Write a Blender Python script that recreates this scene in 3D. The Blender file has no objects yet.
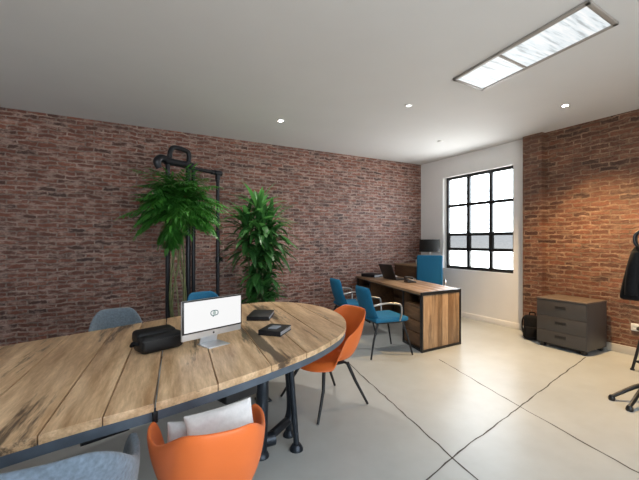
import bpy, bmesh, math, random
from mathutils import Vector, Matrix
random.seed(7)
PI = math.pi
sc = bpy.context.scene
COL = sc.collection

# ------------------------------------------------------------------ materials
def mat(name):
    m = bpy.data.materials.new(name); m.use_nodes = True
    nt = m.node_tree
    return m, nt, nt.nodes['Principled BSDF']

def simple(name, col, rough=.5, metal=0., spec=.5, noise=0., nscale=30., bump=0., coat=0., sheen=0.):
    m, nt, b = mat(name)
    b.inputs['Base Color'].default_value = (*col, 1)
    b.inputs['Roughness'].default_value = rough
    b.inputs['Metallic'].default_value = metal
    b.inputs['Specular IOR Level'].default_value = spec
    b.inputs['Coat Weight'].default_value = coat
    b.inputs['Sheen Weight'].default_value = sheen
    if noise or bump:
        tc = nt.nodes.new('ShaderNodeTexCoord'); n = nt.nodes.new('ShaderNodeTexNoise')
        n.inputs['Scale'].default_value = nscale; n.inputs['Detail'].default_value = 4
        nt.links.new(tc.outputs['Object'], n.inputs['Vector'])
        if noise:
            r = nt.nodes.new('ShaderNodeValToRGB')
            r.color_ramp.elements[0].position = .3; r.color_ramp.elements[1].position = .7
            r.color_ramp.elements[0].color = (*[c*(1-noise) for c in col], 1)
            r.color_ramp.elements[1].color = (*[min(1, c*(1+noise)) for c in col], 1)
            nt.links.new(n.outputs['Fac'], r.inputs['Fac']); nt.links.new(r.outputs['Color'], b.inputs['Base Color'])
        if bump:
            bp = nt.nodes.new('ShaderNodeBump'); bp.inputs['Strength'].default_value = bump
            bp.inputs['Distance'].default_value = .004
            nt.links.new(n.outputs['Fac'], bp.inputs['Height']); nt.links.new(bp.outputs['Normal'], b.inputs['Normal'])
    return m

def emis(name, col, st):
    m, nt, b = mat(name)
    b.inputs['Base Color'].default_value = (.02, .02, .02, 1)
    b.inputs['Emission Color'].default_value = (*col, 1)
    b.inputs['Emission Strength'].default_value = st
    return m

def math_node(nt, op, a, bval=None):
    n = nt.nodes.new('ShaderNodeMath'); n.operation = op
    for i, v in enumerate((a, bval)):
        if v is None: continue
        if isinstance(v, (int, float)): n.inputs[i].default_value = v
        else: nt.links.new(v, n.inputs[i])
    return n.outputs[0]

def mixcol(nt, fac, a, b, mode='MIX'):
    n = nt.nodes.new('ShaderNodeMix'); n.data_type = 'RGBA'; n.blend_type = mode
    for sock, v in ((n.inputs[0], fac), (n.inputs[6], a), (n.inputs[7], b)):
        if isinstance(v, (int, float)): sock.default_value = v
        elif isinstance(v, tuple): sock.default_value = (*v, 1)
        else: nt.links.new(v, sock)
    return n.outputs[2]

def ramp(nt, src, stops):
    r = nt.nodes.new('ShaderNodeValToRGB'); e = r.color_ramp.elements
    while len(e) < len(stops): e.new(.5)
    for el, (p, c) in zip(e, stops):
        el.position = p; el.color = (*c, 1) if len(c) == 3 else c
    nt.links.new(src, r.inputs['Fac'])
    return r.outputs['Color']

def noise_tex(nt, vec, scale, detail=4, rough=.55):
    n = nt.nodes.new('ShaderNodeTexNoise'); n.inputs['Scale'].default_value = scale
    n.inputs['Detail'].default_value = detail; n.inputs['Roughness'].default_value = rough
    nt.links.new(vec, n.inputs['Vector']); return n.outputs['Fac']

def mapping(nt, vec, scale=(1, 1, 1), rot=(0, 0, 0), loc=(0, 0, 0)):
    n = nt.nodes.new('ShaderNodeMapping'); n.inputs['Scale'].default_value = scale
    n.inputs['Rotation'].default_value = rot; n.inputs['Location'].default_value = loc
    nt.links.new(vec, n.inputs['Vector']); return n.outputs['Vector']

def brick_mat(name, axis, c1, c2, mortar, dark, limecol, lime=.55, roww=.056, brw=.20):
    m, nt, b = mat(name)
    tc = nt.nodes.new('ShaderNodeTexCoord'); s = nt.nodes.new('ShaderNodeSeparateXYZ')
    nt.links.new(tc.outputs['Object'], s.inputs[0])
    cmb = nt.nodes.new('ShaderNodeCombineXYZ')
    nt.links.new(s.outputs[axis], cmb.inputs[0]); nt.links.new(s.outputs[2], cmb.inputs[1])
    flat = cmb.outputs[0]
    # wobble of the hand laid courses
    nz = nt.nodes.new('ShaderNodeTexNoise'); nz.inputs['Scale'].default_value = 6.; nz.inputs['Detail'].default_value = 6; nz.inputs['Roughness'].default_value = .65
    nt.links.new(flat, nz.inputs['Vector'])
    sub = nt.nodes.new('ShaderNodeVectorMath'); sub.operation = 'SUBTRACT'; sub.inputs[1].default_value = (.5, .5, .5)
    nt.links.new(nz.outputs['Color'], sub.inputs[0])
    scl = nt.nodes.new('ShaderNodeVectorMath'); scl.operation = 'SCALE'; scl.inputs['Scale'].default_value = .085
    nt.links.new(sub.outputs[0], scl.inputs[0])
    add = nt.nodes.new('ShaderNodeVectorMath'); add.operation = 'ADD'
    nt.links.new(flat, add.inputs[0]); nt.links.new(scl.outputs[0], add.inputs[1])
    br = nt.nodes.new('ShaderNodeTexBrick')
    br.inputs['Scale'].default_value = 1; br.inputs['Brick Width'].default_value = brw
    br.inputs['Row Height'].default_value = roww; br.inputs['Mortar Size'].default_value = .0105
    br.inputs['Mortar Smooth'].default_value = .35; br.inputs['Bias'].default_value = -.1
    br.inputs['Color1'].default_value = (*c1, 1); br.inputs['Color2'].default_value = (*c2, 1)
    br.inputs['Mortar'].default_value = (*mortar, 1)
    nt.links.new(add.outputs[0], br.inputs['Vector'])
    mo = ramp(nt, noise_tex(nt, mapping(nt, flat, (4, 11, 1)), 1., 6, .7), [(.36, tuple(c*.5 for c in mortar)), (.5, tuple(c*.9 for c in mortar)), (.66, tuple(min(1, c*1.6) for c in mortar))])
    nt.links.new(mo, br.inputs['Mortar'])
    col = br.outputs['Color']
    # single bricks burnt dark
    wn = nt.nodes.new('ShaderNodeTexBrick')
    for k in ('Scale', 'Brick Width', 'Row Height', 'Mortar Size', 'Mortar Smooth'):
        wn.inputs[k].default_value = br.inputs[k].default_value
    wn.inputs['Bias'].default_value = -.2
    wn.inputs['Color1'].default_value = (0, 0, 0, 1); wn.inputs['Color2'].default_value = (1, 1, 1, 1); wn.inputs['Mortar'].default_value = (0, 0, 0, 1)
    nt.links.new(mapping(nt, add.outputs[0], loc=(brw*14, roww*22, 0)), wn.inputs['Vector'])
    dk = ramp(nt, wn.outputs['Color'], [(.45, (0, 0, 0)), (.75, (1, 1, 1))])
    col = mixcol(nt, math_node(nt, 'MULTIPLY', dk, .75), col, dark)
    # worn faces and lime smears, doubling as painted window light on the back wall
    n2 = noise_tex(nt, mapping(nt, flat, (7, 16, 1)), 1., 7, .72)
    l = ramp(nt, n2, [(.48, (0, 0, 0)), (.62, (1, 1, 1))])
    col = mixcol(nt, math_node(nt, 'MULTIPLY', l, lime), col, limecol)
    n3 = noise_tex(nt, mapping(nt, flat, (1, 2.2, 1)), 1.3, 6, .65)
    col = mixcol(nt, .6, col, ramp(nt, n3, [(.3, (.45, .42, .42)), (.7, (1, 1, 1))]), 'MULTIPLY')
    n4 = noise_tex(nt, mapping(nt, flat, (22, 48, 1)), 1., 6, .75)
    col = mixcol(nt, .75, col, ramp(nt, n4, [(.3, (.35, .32, .3)), (.65, (1, 1, 1))]), 'MULTIPLY')
    nt.links.new(col, b.inputs['Base Color'])
    b.inputs['Roughness'].default_value = .46; b.inputs['Specular IOR Level'].default_value = .5
    h = math_node(nt, 'SUBTRACT', math_node(nt, 'MULTIPLY', noise_tex(nt, flat, 28, 6, .7), .9), br.outputs['Fac'])
    bp = nt.nodes.new('ShaderNodeBump'); bp.inputs['Strength'].default_value = 1.; bp.inputs['Distance'].default_value = .016
    nt.links.new(h, bp.inputs['Height']); nt.links.new(bp.outputs['Normal'], b.inputs['Normal'])
    return m

def wood_mat(name, a, c, dark, axis_scale=(9, 1, 9), rot=0., rough=.4, attr=True, knots=.85, vary=.6):
    """Oak-like: long streaks, each board with its own tone from a face attribute."""
    m, nt, b = mat(name)
    tc = nt.nodes.new('ShaderNodeTexCoord')
    base = mapping(nt, tc.outputs['Object'], rot=(0, 0, rot))
    vec = base
    if attr:
        at = nt.nodes.new('ShaderNodeAttribute'); at.attribute_name = 'board'
        sv = nt.nodes.new('ShaderNodeVectorMath'); sv.operation = 'SCALE'; sv.inputs['Scale'].default_value = 17.
        nt.links.new(at.outputs['Color'], sv.inputs[0])
        ad = nt.nodes.new('ShaderNodeVectorMath'); ad.operation = 'ADD'
        nt.links.new(base, ad.inputs[0]); nt.links.new(sv.outputs[0], ad.inputs[1]); vec = ad.outputs[0]
    warp = nt.nodes.new('ShaderNodeTexNoise'); warp.inputs['Scale'].default_value = 2.2; warp.inputs['Detail'].default_value = 2
    nt.links.new(vec, warp.inputs['Vector'])
    ws = nt.nodes.new('ShaderNodeVectorMath'); ws.operation = 'SCALE'; ws.inputs['Scale'].default_value = .035
    nt.links.new(warp.outputs['Color'], ws.inputs[0])
    wa = nt.nodes.new('ShaderNodeVectorMath'); wa.operation = 'ADD'
    nt.links.new(vec, wa.inputs[0]); nt.links.new(ws.outputs[0], wa.inputs[1])
    st = mapping(nt, wa.outputs[0], axis_scale)
    g = noise_tex(nt, st, 2.2, 6, .62)
    col = ramp(nt, g, [(.3, a), (.7, c)])
    fine = noise_tex(nt, mapping(nt, wa.outputs[0], tuple(s*6 for s in axis_scale)), 2., 5, .7)
    col = mixcol(nt, .55, col, ramp(nt, fine, [(.32, (.58, .53, .48)), (.62, (1, 1, 1))]), 'MULTIPLY')
    if attr:
        sep = nt.nodes.new('ShaderNodeSeparateColor'); nt.links.new(at.outputs['Color'], sep.inputs[0])
        col = mixcol(nt, vary, col, ramp(nt, sep.outputs[0], [(0., (.40, .32, .26)), (.5, (.8, .74, .66)), (1., (1.2, 1.18, 1.16))]), 'MULTIPLY')
    k = noise_tex(nt, mapping(nt, wa.outputs[0], tuple(.45*s for s in axis_scale)), 1.5, 6, .68)
    kk = ramp(nt, k, [(.555, (0, 0, 0)), (.61, (1, 1, 1))])
    col = mixcol(nt, math_node(nt, 'MULTIPLY', kk, knots), col, dark)
    nt.links.new(col, b.inputs['Base Color'])
    b.inputs['Roughness'].default_value = rough
    bp = nt.nodes.new('ShaderNodeBump'); bp.inputs['Strength'].default_value = .25; bp.inputs['Distance'].default_value = .002
    nt.links.new(fine, bp.inputs['Height']); nt.links.new(bp.outputs['Normal'], b.inputs['Normal'])
    return m

def floor_mat():
    m, nt, b = mat('polished_concrete')
    tc = nt.nodes.new('ShaderNodeTexCoord'); v = tc.outputs['Object']
    col = ramp(nt, noise_tex(nt, v, .8, 5, .6), [(.3, (.43, .455, .455)), (.7, (.52, .548, .548))])
    col = mixcol(nt, .35, col, ramp(nt, noise_tex(nt, v, 5, 3, .6), [(.3, (.82, .82, .81)), (.7, (1, 1, 1))]), 'MULTIPLY')
    nt.links.new(col, b.inputs['Base Color'])
    b.inputs['Roughness'].default_value = .33; b.inputs['Specular IOR Level'].default_value = .42
    return m

def leaf_mat(name, a, c, rough=.42):
    m, nt, b = mat(name)
    tc = nt.nodes.new('ShaderNodeTexCoord')
    at = nt.nodes.new('ShaderNodeAttribute'); at.attribute_name = 'board'
    sep = nt.nodes.new('ShaderNodeSeparateColor'); nt.links.new(at.outputs['Color'], sep.inputs[0])
    nt.links.new(ramp(nt, sep.outputs[0], [(0, a), (1, c)]), b.inputs['Base Color'])
    b.inputs['Roughness'].default_value = rough
    b.inputs['Subsurface Weight'].default_value = 0
    tr = nt.nodes.new('ShaderNodeBsdfTranslucent'); tr.inputs['Color'].default_value = (*[x*1.5 for x in c], 1)
    mx = nt.nodes.new('ShaderNodeMixShader'); mx.inputs[0].default_value = .2
    nt.links.new(b.outputs[0], mx.inputs[1]); nt.links.new(tr.outputs[0], mx.inputs[2])
    nt.links.new(mx.outputs[0], nt.nodes['Material Output'].inputs['Surface'])
    return m

def glass_mat(name, tint, gloss=.06, diffuse=0.):
    m, nt, b = mat(name)
    t = nt.nodes.new('ShaderNodeBsdfTransparent'); t.inputs[0].default_value = (*tint, 1)
    g = nt.nodes.new('ShaderNodeBsdfGlossy'); g.inputs['Roughness'].default_value = .03
    mx = nt.nodes.new('ShaderNodeMixShader'); mx.inputs[0].default_value = gloss
    nt.links.new(t.outputs[0], mx.inputs[1]); nt.links.new(g.outputs[0], mx.inputs[2])
    nt.links.new(mx.outputs[0], nt.nodes['Material Output'].inputs['Surface'])
    return m

def panel_light_mat(st):
    """Rippled acrylic diffuser lit from behind."""
    m, nt, b = mat('rippled_diffuser')
    tc = nt.nodes.new('ShaderNodeTexCoord')
    w = noise_tex(nt, mapping(nt, tc.outputs['Object'], (3, 30, 1)), 1., 4, .6)
    col = ramp(nt, w, [(.36, (.46, .50, .52)), (.46, (.78, .86, .90)), (.62, (1, 1, 1))])
    nt.links.new(col, b.inputs['Emission Color']); b.inputs['Emission Strength'].default_value = st
    b.inputs['Base Color'].default_value = (.08, .08, .08, 1)
    return m

M = {}
M['brick_back'] = brick_mat('old_brick', 0, (.34, .110, .064), (.17, .056, .036), (.42, .31, .26), (.040, .018, .017), (.66, .45, .38), .8)  # stronger, pinker lime here also paints in the pale light from the window
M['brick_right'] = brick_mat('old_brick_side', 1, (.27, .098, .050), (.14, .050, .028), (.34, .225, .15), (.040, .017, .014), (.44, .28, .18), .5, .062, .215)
M['plaster'] = simple('white_plaster', (.82, .81, .80), .75, noise=.02, nscale=3, bump=.05)
M['ceiling'] = simple('ceiling_paint', (.66, .66, .66), .8, noise=.015, nscale=2)
M['skirting'] = simple('skirting_paint', (.55, .52, .47), .5)
M['floor'] = floor_mat()
M['seam'] = simple('cut_joint', (.06, .055, .05), .8)
M['oak'] = wood_mat('oak_boards', (.40, .235, .115), (.82, .60, .38), (.035, .022, .015), (8, .9, 8), .13, .36)
M['desk_oak'] = wood_mat('reclaimed_boards', (.30, .18, .095), (.52, .36, .22), (.06, .035, .022), (9, 9, 1.), 0, .45, vary=1., knots=.5)
M['desk_top'] = wood_mat('desk_top_boards', (.26, .155, .085), (.43, .29, .175), (.06, .035, .022), (9, 1., 9), .2, .38, vary=.5, knots=.5)
M['dark_wood'] = wood_mat('desk_front_boards', (.13, .07, .036), (.24, .14, .075), (.04, .022, .015), (9, 1., 9), .2, .5, vary=.6, knots=.5)
M['steel_rim'] = simple('blue_grey_steel', (.11, .14, .18), .5, .4, noise=.15, nscale=14)
M['black_steel'] = simple('black_steel', (.018, .019, .021), .42, .3)
M['black_pipe'] = simple('black_pipe', (.02, .022, .027), .35, .5, noise=.2, nscale=20)
M['leg_steel'] = simple('blackened_steel', (.03, .037, .048), .32, .6, noise=.2, nscale=18)
M['chrome'] = simple('brushed_chrome', (.42, .41, .40), .3, 1.)
M['alu'] = simple('silver_aluminium', (.72, .73, .75), .35, .6)
M['black_plastic'] = simple('black_plastic', (.012, .012, .013), .4)
M['orange'] = simple('orange_shell', (.72, .155, .030), .45, noise=.03, nscale=6)
M['blue'] = simple('blue_upholstery', (.0005, .125, .255), .75, noise=.12, nscale=90, bump=.15)
M['grey_felt'] = simple('grey_blue_felt', (.125, .165, .215), .9, noise=.25, nscale=70, bump=.4, sheen=.3)
M['grey_felt_pale'] = simple('pale_grey_felt', (.15, .19, .23), .9, noise=.2, nscale=70, bump=.4, sheen=.3)
M['white_cloth'] = simple('white_boucle', (.76, .76, .77), .9, noise=.06, nscale=60, bump=.5, sheen=.2)
M['grey_cloth'] = simple('light_grey_cloth', (.50, .51, .53), .9, noise=.06, nscale=60, bump=.5)
M['black_fabric'] = simple('black_fabric', (.006, .006, .007), .85, spec=.2, noise=.3, nscale=50, bump=.3)
M['black_leather'] = simple('black_leather', (.007, .007, .008), .5, spec=.3, bump=.15, nscale=80)
M['book_cover'] = simple('black_book_cover', (.008, .008, .010), .5, spec=.3)
M['page'] = simple('page_block', (.30, .31, .34), .7)
M['paper'] = simple('white_paper', (.72, .72, .72), .7)
M['card'] = simple('grey_card', (.25, .28, .33), .5)
M['cabinet'] = simple('taupe_lacquer', (.058, .052, .049), .45, noise=.06, nscale=5)
M['cabinet_top'] = wood_mat('taupe_wood_top', (.11, .085, .068), (.16, .125, .10), (.06, .045, .035), (9, 1, 9), 0, .4, attr=False, knots=.2)
M['lamp_shade'] = simple('black_shade', (.012, .012, .012), .8)
M['frond'] = leaf_mat('fern_frond', (.012, .085, .014), (.09, .32, .045))
M['leaf'] = leaf_mat('broad_leaf', (.010, .060, .016), (.085, .26, .06), .38)
M['stem'] = simple('olive_stem', (.13, .15, .06), .7, noise=.3, nscale=20)
M['root'] = simple('pale_roots', (.30, .28, .16), .8, noise=.3, nscale=25)
M['soil'] = simple('potting_soil', (.03, .022, .016), .95, bump=.8, nscale=40)
M['pot'] = simple('dark_pot', (.05, .05, .052), .6)
M['glass'] = glass_mat('window_glass', (.97, .98, .98), .05)
M['glass_grey'] = glass_mat('greyed_glass', (.2, .2, .2), .05)
M['screen'] = emis('lit_screen', (1., 1., 1.), .50)
M['logo'] = emis('screen_logo', (.10, .22, .22), .40)
M['logo_in'] = emis('screen_logo_inner', (.55, .66, .62), .40)
M['diffuser'] = panel_light_mat(.52)
M['light_frame'] = simple('light_frame', (.30, .275, .25), .5)
M['bulb_white'] = emis('lit_bulb', (1., .97, .92), 60)
M['bulb_warm'] = emis('warm_lit_bulb', (1., .80, .55), 60)
M['bulb_dim'] = emis('dim_bulb', (1., .98, .95), 2.5)
M['trim_white'] = simple('white_trim', (.7, .7, .69), .45)
M['socket'] = simple('white_socket', (.75, .74, .70), .4)

# ------------------------------------------------------------------ mesh helpers
class MB:
    def __init__(s): s.bm = bmesh.new(); s.lay = None
    def _attr(s):
        if s.lay is None: s.lay = s.bm.loops.layers.float_color.new('board')
        return s.lay
    def tone(s, faces, val=None):
        l = s._attr(); v = random.random() if val is None else val
        c = (v, random.random() if val is None else v, random.random() if val is None else v*.5, 1)
        for f in faces:
            for lp in f.loops: lp[l] = c
    def hexa(s, pts, bevel=0., tone=None, seg=2):
        """box from 8 points: bottom ring 0-3, top ring 4-7"""
        vs = [s.bm.verts.new(p) for p in pts]
        fs = [s.bm.faces.new([vs[i] for i in q]) for q in ((3, 2, 1, 0), (4, 5, 6, 7), (0, 1, 5, 4), (1, 2, 6, 5), (2, 3, 7, 6), (3, 0, 4, 7))]
        if bevel:
            ed = list({e for f in fs for e in f.edges})
            r = bmesh.ops.bevel(s.bm, geom=ed, offset=bevel, segments=seg, profile=.5, affect='EDGES', clamp_overlap=True)
            fs = list({f for f in r['faces']} | {f for f in fs if f.is_valid} | {f for v in r['verts'] for f in v.link_faces})
        if tone is not None or s.lay is not None: s.tone(fs, None if tone in (None, True) else tone)
        return fs
    def box(s, c, d, bevel=0., rot=None, tone=None, seg=2):
        c = Vector(c); x, y, z = d[0]/2, d[1]/2, d[2]/2
        pts = [Vector(p) for p in ((-x, -y, -z), (x, -y, -z), (x, y, -z), (-x, y, -z), (-x, -y, z), (x, -y, z), (x, y, z), (-x, y, z))]
        if rot is not None:
            R = rot if isinstance(rot, Matrix) else Matrix.Rotation(rot, 3, 'Z')
            pts = [R @ p for p in pts]
        return s.hexa([p + c for p in pts], bevel, tone, seg)
    def span(s, a, b, bevel=0., tone=None, seg=2):
        return s.box([(a[i]+b[i])/2 for i in range(3)], [abs(b[i]-a[i]) for i in range(3)], bevel, None, tone, seg)
    def tube(s, pts, r, n=12, caps=True, closed=False, smooth=0):
        pts = [Vector(p) for p in pts]
        rs = list(r) if isinstance(r, (list, tuple)) else [r]*len(pts)
        if smooth:
            out, ro = [], []
            N = len(pts)
            rng = range(N if closed else N-1)
            for i in rng:
                if closed: p0, p1, p2, p3 = pts[(i-1) % N], pts[i], pts[(i+1) % N], pts[(i+2) % N]
                else: p0, p1, p2, p3 = pts[max(i-1, 0)], pts[i], pts[i+1], pts[min(i+2, N-1)]
                for k in range(smooth):
                    t = k/smooth
                    out.append(.5*((2*p1)+(p2-p0)*t+(2*p0-5*p1+4*p2-p3)*t*t+(3*p1-p0-3*p2+p3)*t**3))
                    ro.append(rs[i]*(1-t)+rs[(i+1) % N]*t)
            if not closed: out.append(pts[-1]); ro.append(rs[-1])
            pts, rs = out, ro
        N = len(pts); rings = []; up = None
        for i, p in enumerate(pts):
            if closed: t = pts[(i+1) % N]-pts[i-1]
            elif i == 0: t = pts[1]-p
            elif i == N-1: t = p-pts[i-1]
            else: t = (pts[i+1]-p).normalized()+(p-pts[i-1]).normalized()
            t.normalize()
            if up is None:
                up = t.orthogonal().normalized()
            up = (up - t*up.dot(t))
            if up.length < 1e-6: up = t.orthogonal()
            up.normalize(); sd = t.cross(up)
            k = 1.
            if 0 < i < N-1 and not closed:
                c = (pts[i+1]-p).normalized().dot((p-pts[i-1]).normalized())
                k = 1/max(.6, math.sqrt(max(.05, (1+c)/2)))
            rings.append([s.bm.verts.new(p+(up*math.cos(2*PI*j/n)+sd*math.sin(2*PI*j/n))*rs[i]*(k if k < 1.4 else 1.2)) for j in range(n)])
        fs = []
        for i in range(N if closed else N-1):
            a, b = rings[i], rings[(i+1) % N]
            for j in range(n): fs.append(s.bm.faces.new((a[j], a[(j+1) % n], b[(j+1) % n], b[j])))
        if caps and not closed:
            fs.append(s.bm.faces.new(rings[0][::-1])); fs.append(s.bm.faces.new(rings[-1]))
        if s.lay is not None: s.tone(fs)
        return fs
    def lathe(s, prof, n=32, c=(0, 0, 0), axis='Z', caps=True):
        c = Vector(c); rings = []
        for r, z in prof:
            ring = []
            for j in range(n):
                a = 2*PI*j/n; p = Vector((r*math.cos(a), r*math.sin(a), z))
                if axis == 'X': p = Vector((p.z, p.x, p.y))
                if axis == 'Y': p = Vector((p.x, p.z, p.y))
                ring.append(s.bm.verts.new(c+p))
            rings.append(ring)
        for i in range(len(rings)-1):
            for j in range(n): s.bm.faces.new((rings[i][j], rings[i][(j+1) % n], rings[i+1][(j+1) % n], rings[i+1][j]))
        if caps:
            s.bm.faces.new(rings[0][::-1]); s.bm.faces.new(rings[-1])
    def prism(s, poly, z0, z1, bevel=0., tone=None):
        bot = [s.bm.verts.new((p[0], p[1], z0)) for p in poly]; top = [s.bm.verts.new((p[0], p[1], z1)) for p in poly]
        n = len(poly); fs = [s.bm.faces.new(bot[::-1]), s.bm.faces.new(top)]
        for i in range(n): fs.append(s.bm.faces.new((bot[i], bot[(i+1) % n], top[(i+1) % n], top[i])))
        if bevel:
            ed = list(fs[1].edges)
            r = bmesh.ops.bevel(s.bm, geom=ed, offset=bevel, segments=2, profile=.5, affect='EDGES', clamp_overlap=True)
            fs = [f for f in fs if f.is_valid] + [f for f in r['faces']]
        if tone is not None or s.lay is not None: s.tone(list(set(fs)), None if tone in (None, True) else tone)
        return fs
    def grid(s, P, wrapu=False):
        """P[i][j] points -> quads"""
        V = [[s.bm.verts.new(p) for p in row] for row in P]
        nu = len(V); nv = len(V[0])
        for i in range(nu-1):
            for j in range(nv if wrapu else nv-1):
                s.bm.faces.new((V[i][j], V[i][(j+1) % nv], V[i+1][(j+1) % nv], V[i+1][j]))
        return V
    def build(s, name, m, parent=None, smooth=40, mods=(), fixn=True):
        if fixn: bmesh.ops.recalc_face_normals(s.bm, faces=s.bm.faces)
        me = bpy.data.meshes.new(name); s.bm.to_mesh(me); s.bm.free()
        if smooth:
            for p in me.polygons: p.use_smooth = True
            me.set_sharp_from_angle(angle=math.radians(smooth))
        me.materials.append(M[m] if isinstance(m, str) else m)
        o = bpy.data.objects.new(name, me); COL.objects.link(o)
        if parent is not None: o.parent = parent
        for md in mods:
            k = o.modifiers.new(md[0].lower(), md[0])
            for kk, vv in md[1].items(): setattr(k, kk, vv)
        return o

def tag(o, label=None, cat=None, group=None, kind=None):
    if label: o['label'] = label
    if cat: o['category'] = cat
    if group: o['group'] = group
    if kind: o['kind'] = kind
    return o

def thing(name, loc, label, cat, rz=0., group=None):
    o = bpy.data.objects.new(name, None); COL.objects.link(o)
    o.location = loc; o.rotation_euler = (0, 0, rz); o.empty_display_size = .1
    return tag(o, label, cat, group)

def dup(root, loc, rz=None, label=None):
    r = root.copy(); COL.objects.link(r); r.location = loc
    if rz is not None: r.rotation_euler = (0, 0, rz)
    if label: r['label'] = label
    for ch in list(root.children):
        c = ch.copy(); COL.objects.link(c); c.parent = r
        for g in list(ch.children):
            d = g.copy(); COL.objects.link(d); d.parent = c
    return r

def structure(o): o['kind'] = 'structure'; return o

def face_dir(dx, dy):   # rotation that turns local +Y towards (dx, dy)
    return math.atan2(-dx, dy)

# ------------------------------------------------------------------ room
XL, XR, YF, YB, H = -3.3, 5.54, -1.7, 5.62, 3.0
b = MB(); b.span((XL-.2, YF-.2, -.15), (XR+.4, YB+.3, 0)); floor = structure(b.build('floor', 'floor', smooth=0))
b = MB(); b.span((XL-.2, YF-.2, H), (XR+.4, YB+.3, H+.15)); structure(b.build('ceiling', 'ceiling', smooth=0))
b = MB(); b.span((XL-.2, YB, 0), (XR+.4, YB+.2, H)); structure(b.build('wall_back', 'brick_back', smooth=0))
b = MB(); b.span((XL-.2, YF, 0), (XL, YB, H)); structure(b.build('wall_left', 'plaster', smooth=0))
# plaster wall with the steel window
WY0, WY1, WZ0, WZ1 = 3.58, 5.03, .87, 2.63
b = MB()
b.span((XR, 3.30, 0), (XR+.22, WY0, H)); b.span((XR, WY1, 0), (XR+.22, YB, H))
b.span((XR, WY0, 0), (XR+.22, WY1, WZ0)); b.span((XR, WY0, WZ1), (XR+.22, WY1, H))
structure(b.build('wall_window_side', 'plaster', smooth=0))
# brick wall with its pilaster
b = MB(); b.span((5.50, YF, 0), (XR+.22, 3.30, H)); b.span((5.42, 3.06, 0), (5.50, 3.35, H)); b.span((5.49, 3.29, 0), (5.58, 3.35, H))
structure(b.build('wall_right', 'brick_right', smooth=0))
# wall behind the camera: unseen tall windows, sized and placed for the daylight
FO = [(-.5, 1.3), (1.6, 3.3)]
b = MB(); z0, z1 = .3, 2.85
xs = [XL] + [v for p in FO for v in p] + [XR]
for i in range(0, len(xs), 2): b.span((xs[i], YF-.2, 0), (xs[i+1], YF, H))
for a, c in FO: b.span((a, YF-.2, 0), (c, YF, z0)); b.span((a, YF-.2, z1), (c, YF, H))
structure(b.build('wall_front', 'plaster', smooth=0))
for k, (a, c) in enumerate(FO):
    b = MB()
    for x in (a+.03, (a+c)/2, c-.03): b.span((x-.03, YF-.14, z0), (x+.03, YF-.08, z1))
    for z in (z0+.03, 1.62, z1-.03): b.span((a, YF-.14, z-.03), (c, YF-.08, z+.03))
    w = structure(b.build('window_%d' % (k+2), 'black_steel', smooth=0))
    b = MB(); b.span((a, YF-.113, z0), (c, YF-.107, z1)); b.build('pane', 'glass', w, smooth=0)
b = MB(); b.span((5.482, YF, 0), (5.502, 3.06, .10), .004); b.span((5.402, 3.06, 0), (5.422, 3.352, .10), .004); structure(b.build('baseboard_right', 'skirting'))
b = MB(); b.span((XR-.016, 3.352, 0), (XR+.002, YB, .09), .004); structure(b.build('baseboard_window_side', 'plaster'))
# cut joints in the concrete
def strip(pts, w=.012, jitter=.006, name='trim_1'):
    b = MB(); L = []; out = []
    for i in range(len(pts)-1):
        a, c = Vector(pts[i]), Vector(pts[i+1]); n = max(2, int((c-a).length/.08))
        for k in range(n): out.append(a.lerp(c, k/n))
    out.append(Vector(pts[-1]))
    d = (out[-1]-out[0]).normalized(); nn = Vector((-d.y, d.x))
    P = []
    for p in out:
        q = p + nn*random.uniform(-jitter, jitter); ww = w*random.uniform(.55, 1.1)/2
        P.append(((q.x-nn.x*ww, q.y-nn.y*ww), (q.x+nn.x*ww, q.y+nn.y*ww)))
    V = [[b.bm.verts.new((p[0], p[1], .0012)) for p in r] for r in P]
    for i in range(len(V)-1): b.bm.faces.new((V[i][0], V[i][1], V[i+1][1], V[i+1][0]))
    o = b.build(name, 'seam', smooth=0); return structure(o)
strip([(1.30, 1.485), (1.88, 1.63), (2.95, 1.85), (4.9, 2.26)], name='trim_1')
strip([(2.62, .2), (2.75, 1.02), (2.95, 1.85), (3.3, 3.05)], name='trim_2')
strip([(1.60, .2), (1.83, 1.40), (1.88, 1.63), (2.21, 3.12), (2.3, 3.5)], name='trim_3')

# window: steel frame, glazing bars, panes
b = MB(); fx0, fx1 = 5.60, 5.65
b.span((fx0, WY0, WZ0), (fx1, WY0+.05, WZ1), .004); b.span((fx0, WY1-.085, WZ0), (fx1, WY1-.035, WZ1), .004)
b.span((fx0, WY0, WZ0), (fx1, WY1-.035, WZ0+.06), .004); b.span((fx0, WY0, WZ1-.05), (fx1, WY1-.035, WZ1), .004)
win = structure(b.build('window_1', 'black_steel'))
b = MB(); b.span((fx0, WY1-.036, WZ0), (fx1+.05, WY1, WZ1)); b.build('frame_lining', 'trim_white', win, smooth=0)
for y in (4.03, 4.49):
    b = MB(); b.span((fx0-.004, y-.032, WZ0), (fx1+.004, y+.032, WZ1), .004); b.build('glazing_bar', 'black_steel', win)
for z in (2.075, 1.525, 1.245):
    b = MB(); b.span((fx0-.002, WY0, z-.027), (fx1+.002, WY1-.04, z+.027), .004); b.build('glazing_bar', 'black_steel', win)
b = MB(); b.span((5.622, WY0, 1.525), (5.628, WY1-.04, WZ1)); b.span((5.622, WY0, WZ0), (5.628, WY1-.04, 1.245)); b.build('pane', 'glass', win, smooth=0)
b = MB(); b.span((5.622, WY0, 1.245), (5.628, WY1-.04, 1.525)); o = b.build('pane', 'glass_grey', win, smooth=0); o['label'] = 'greyed glass row'

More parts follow.
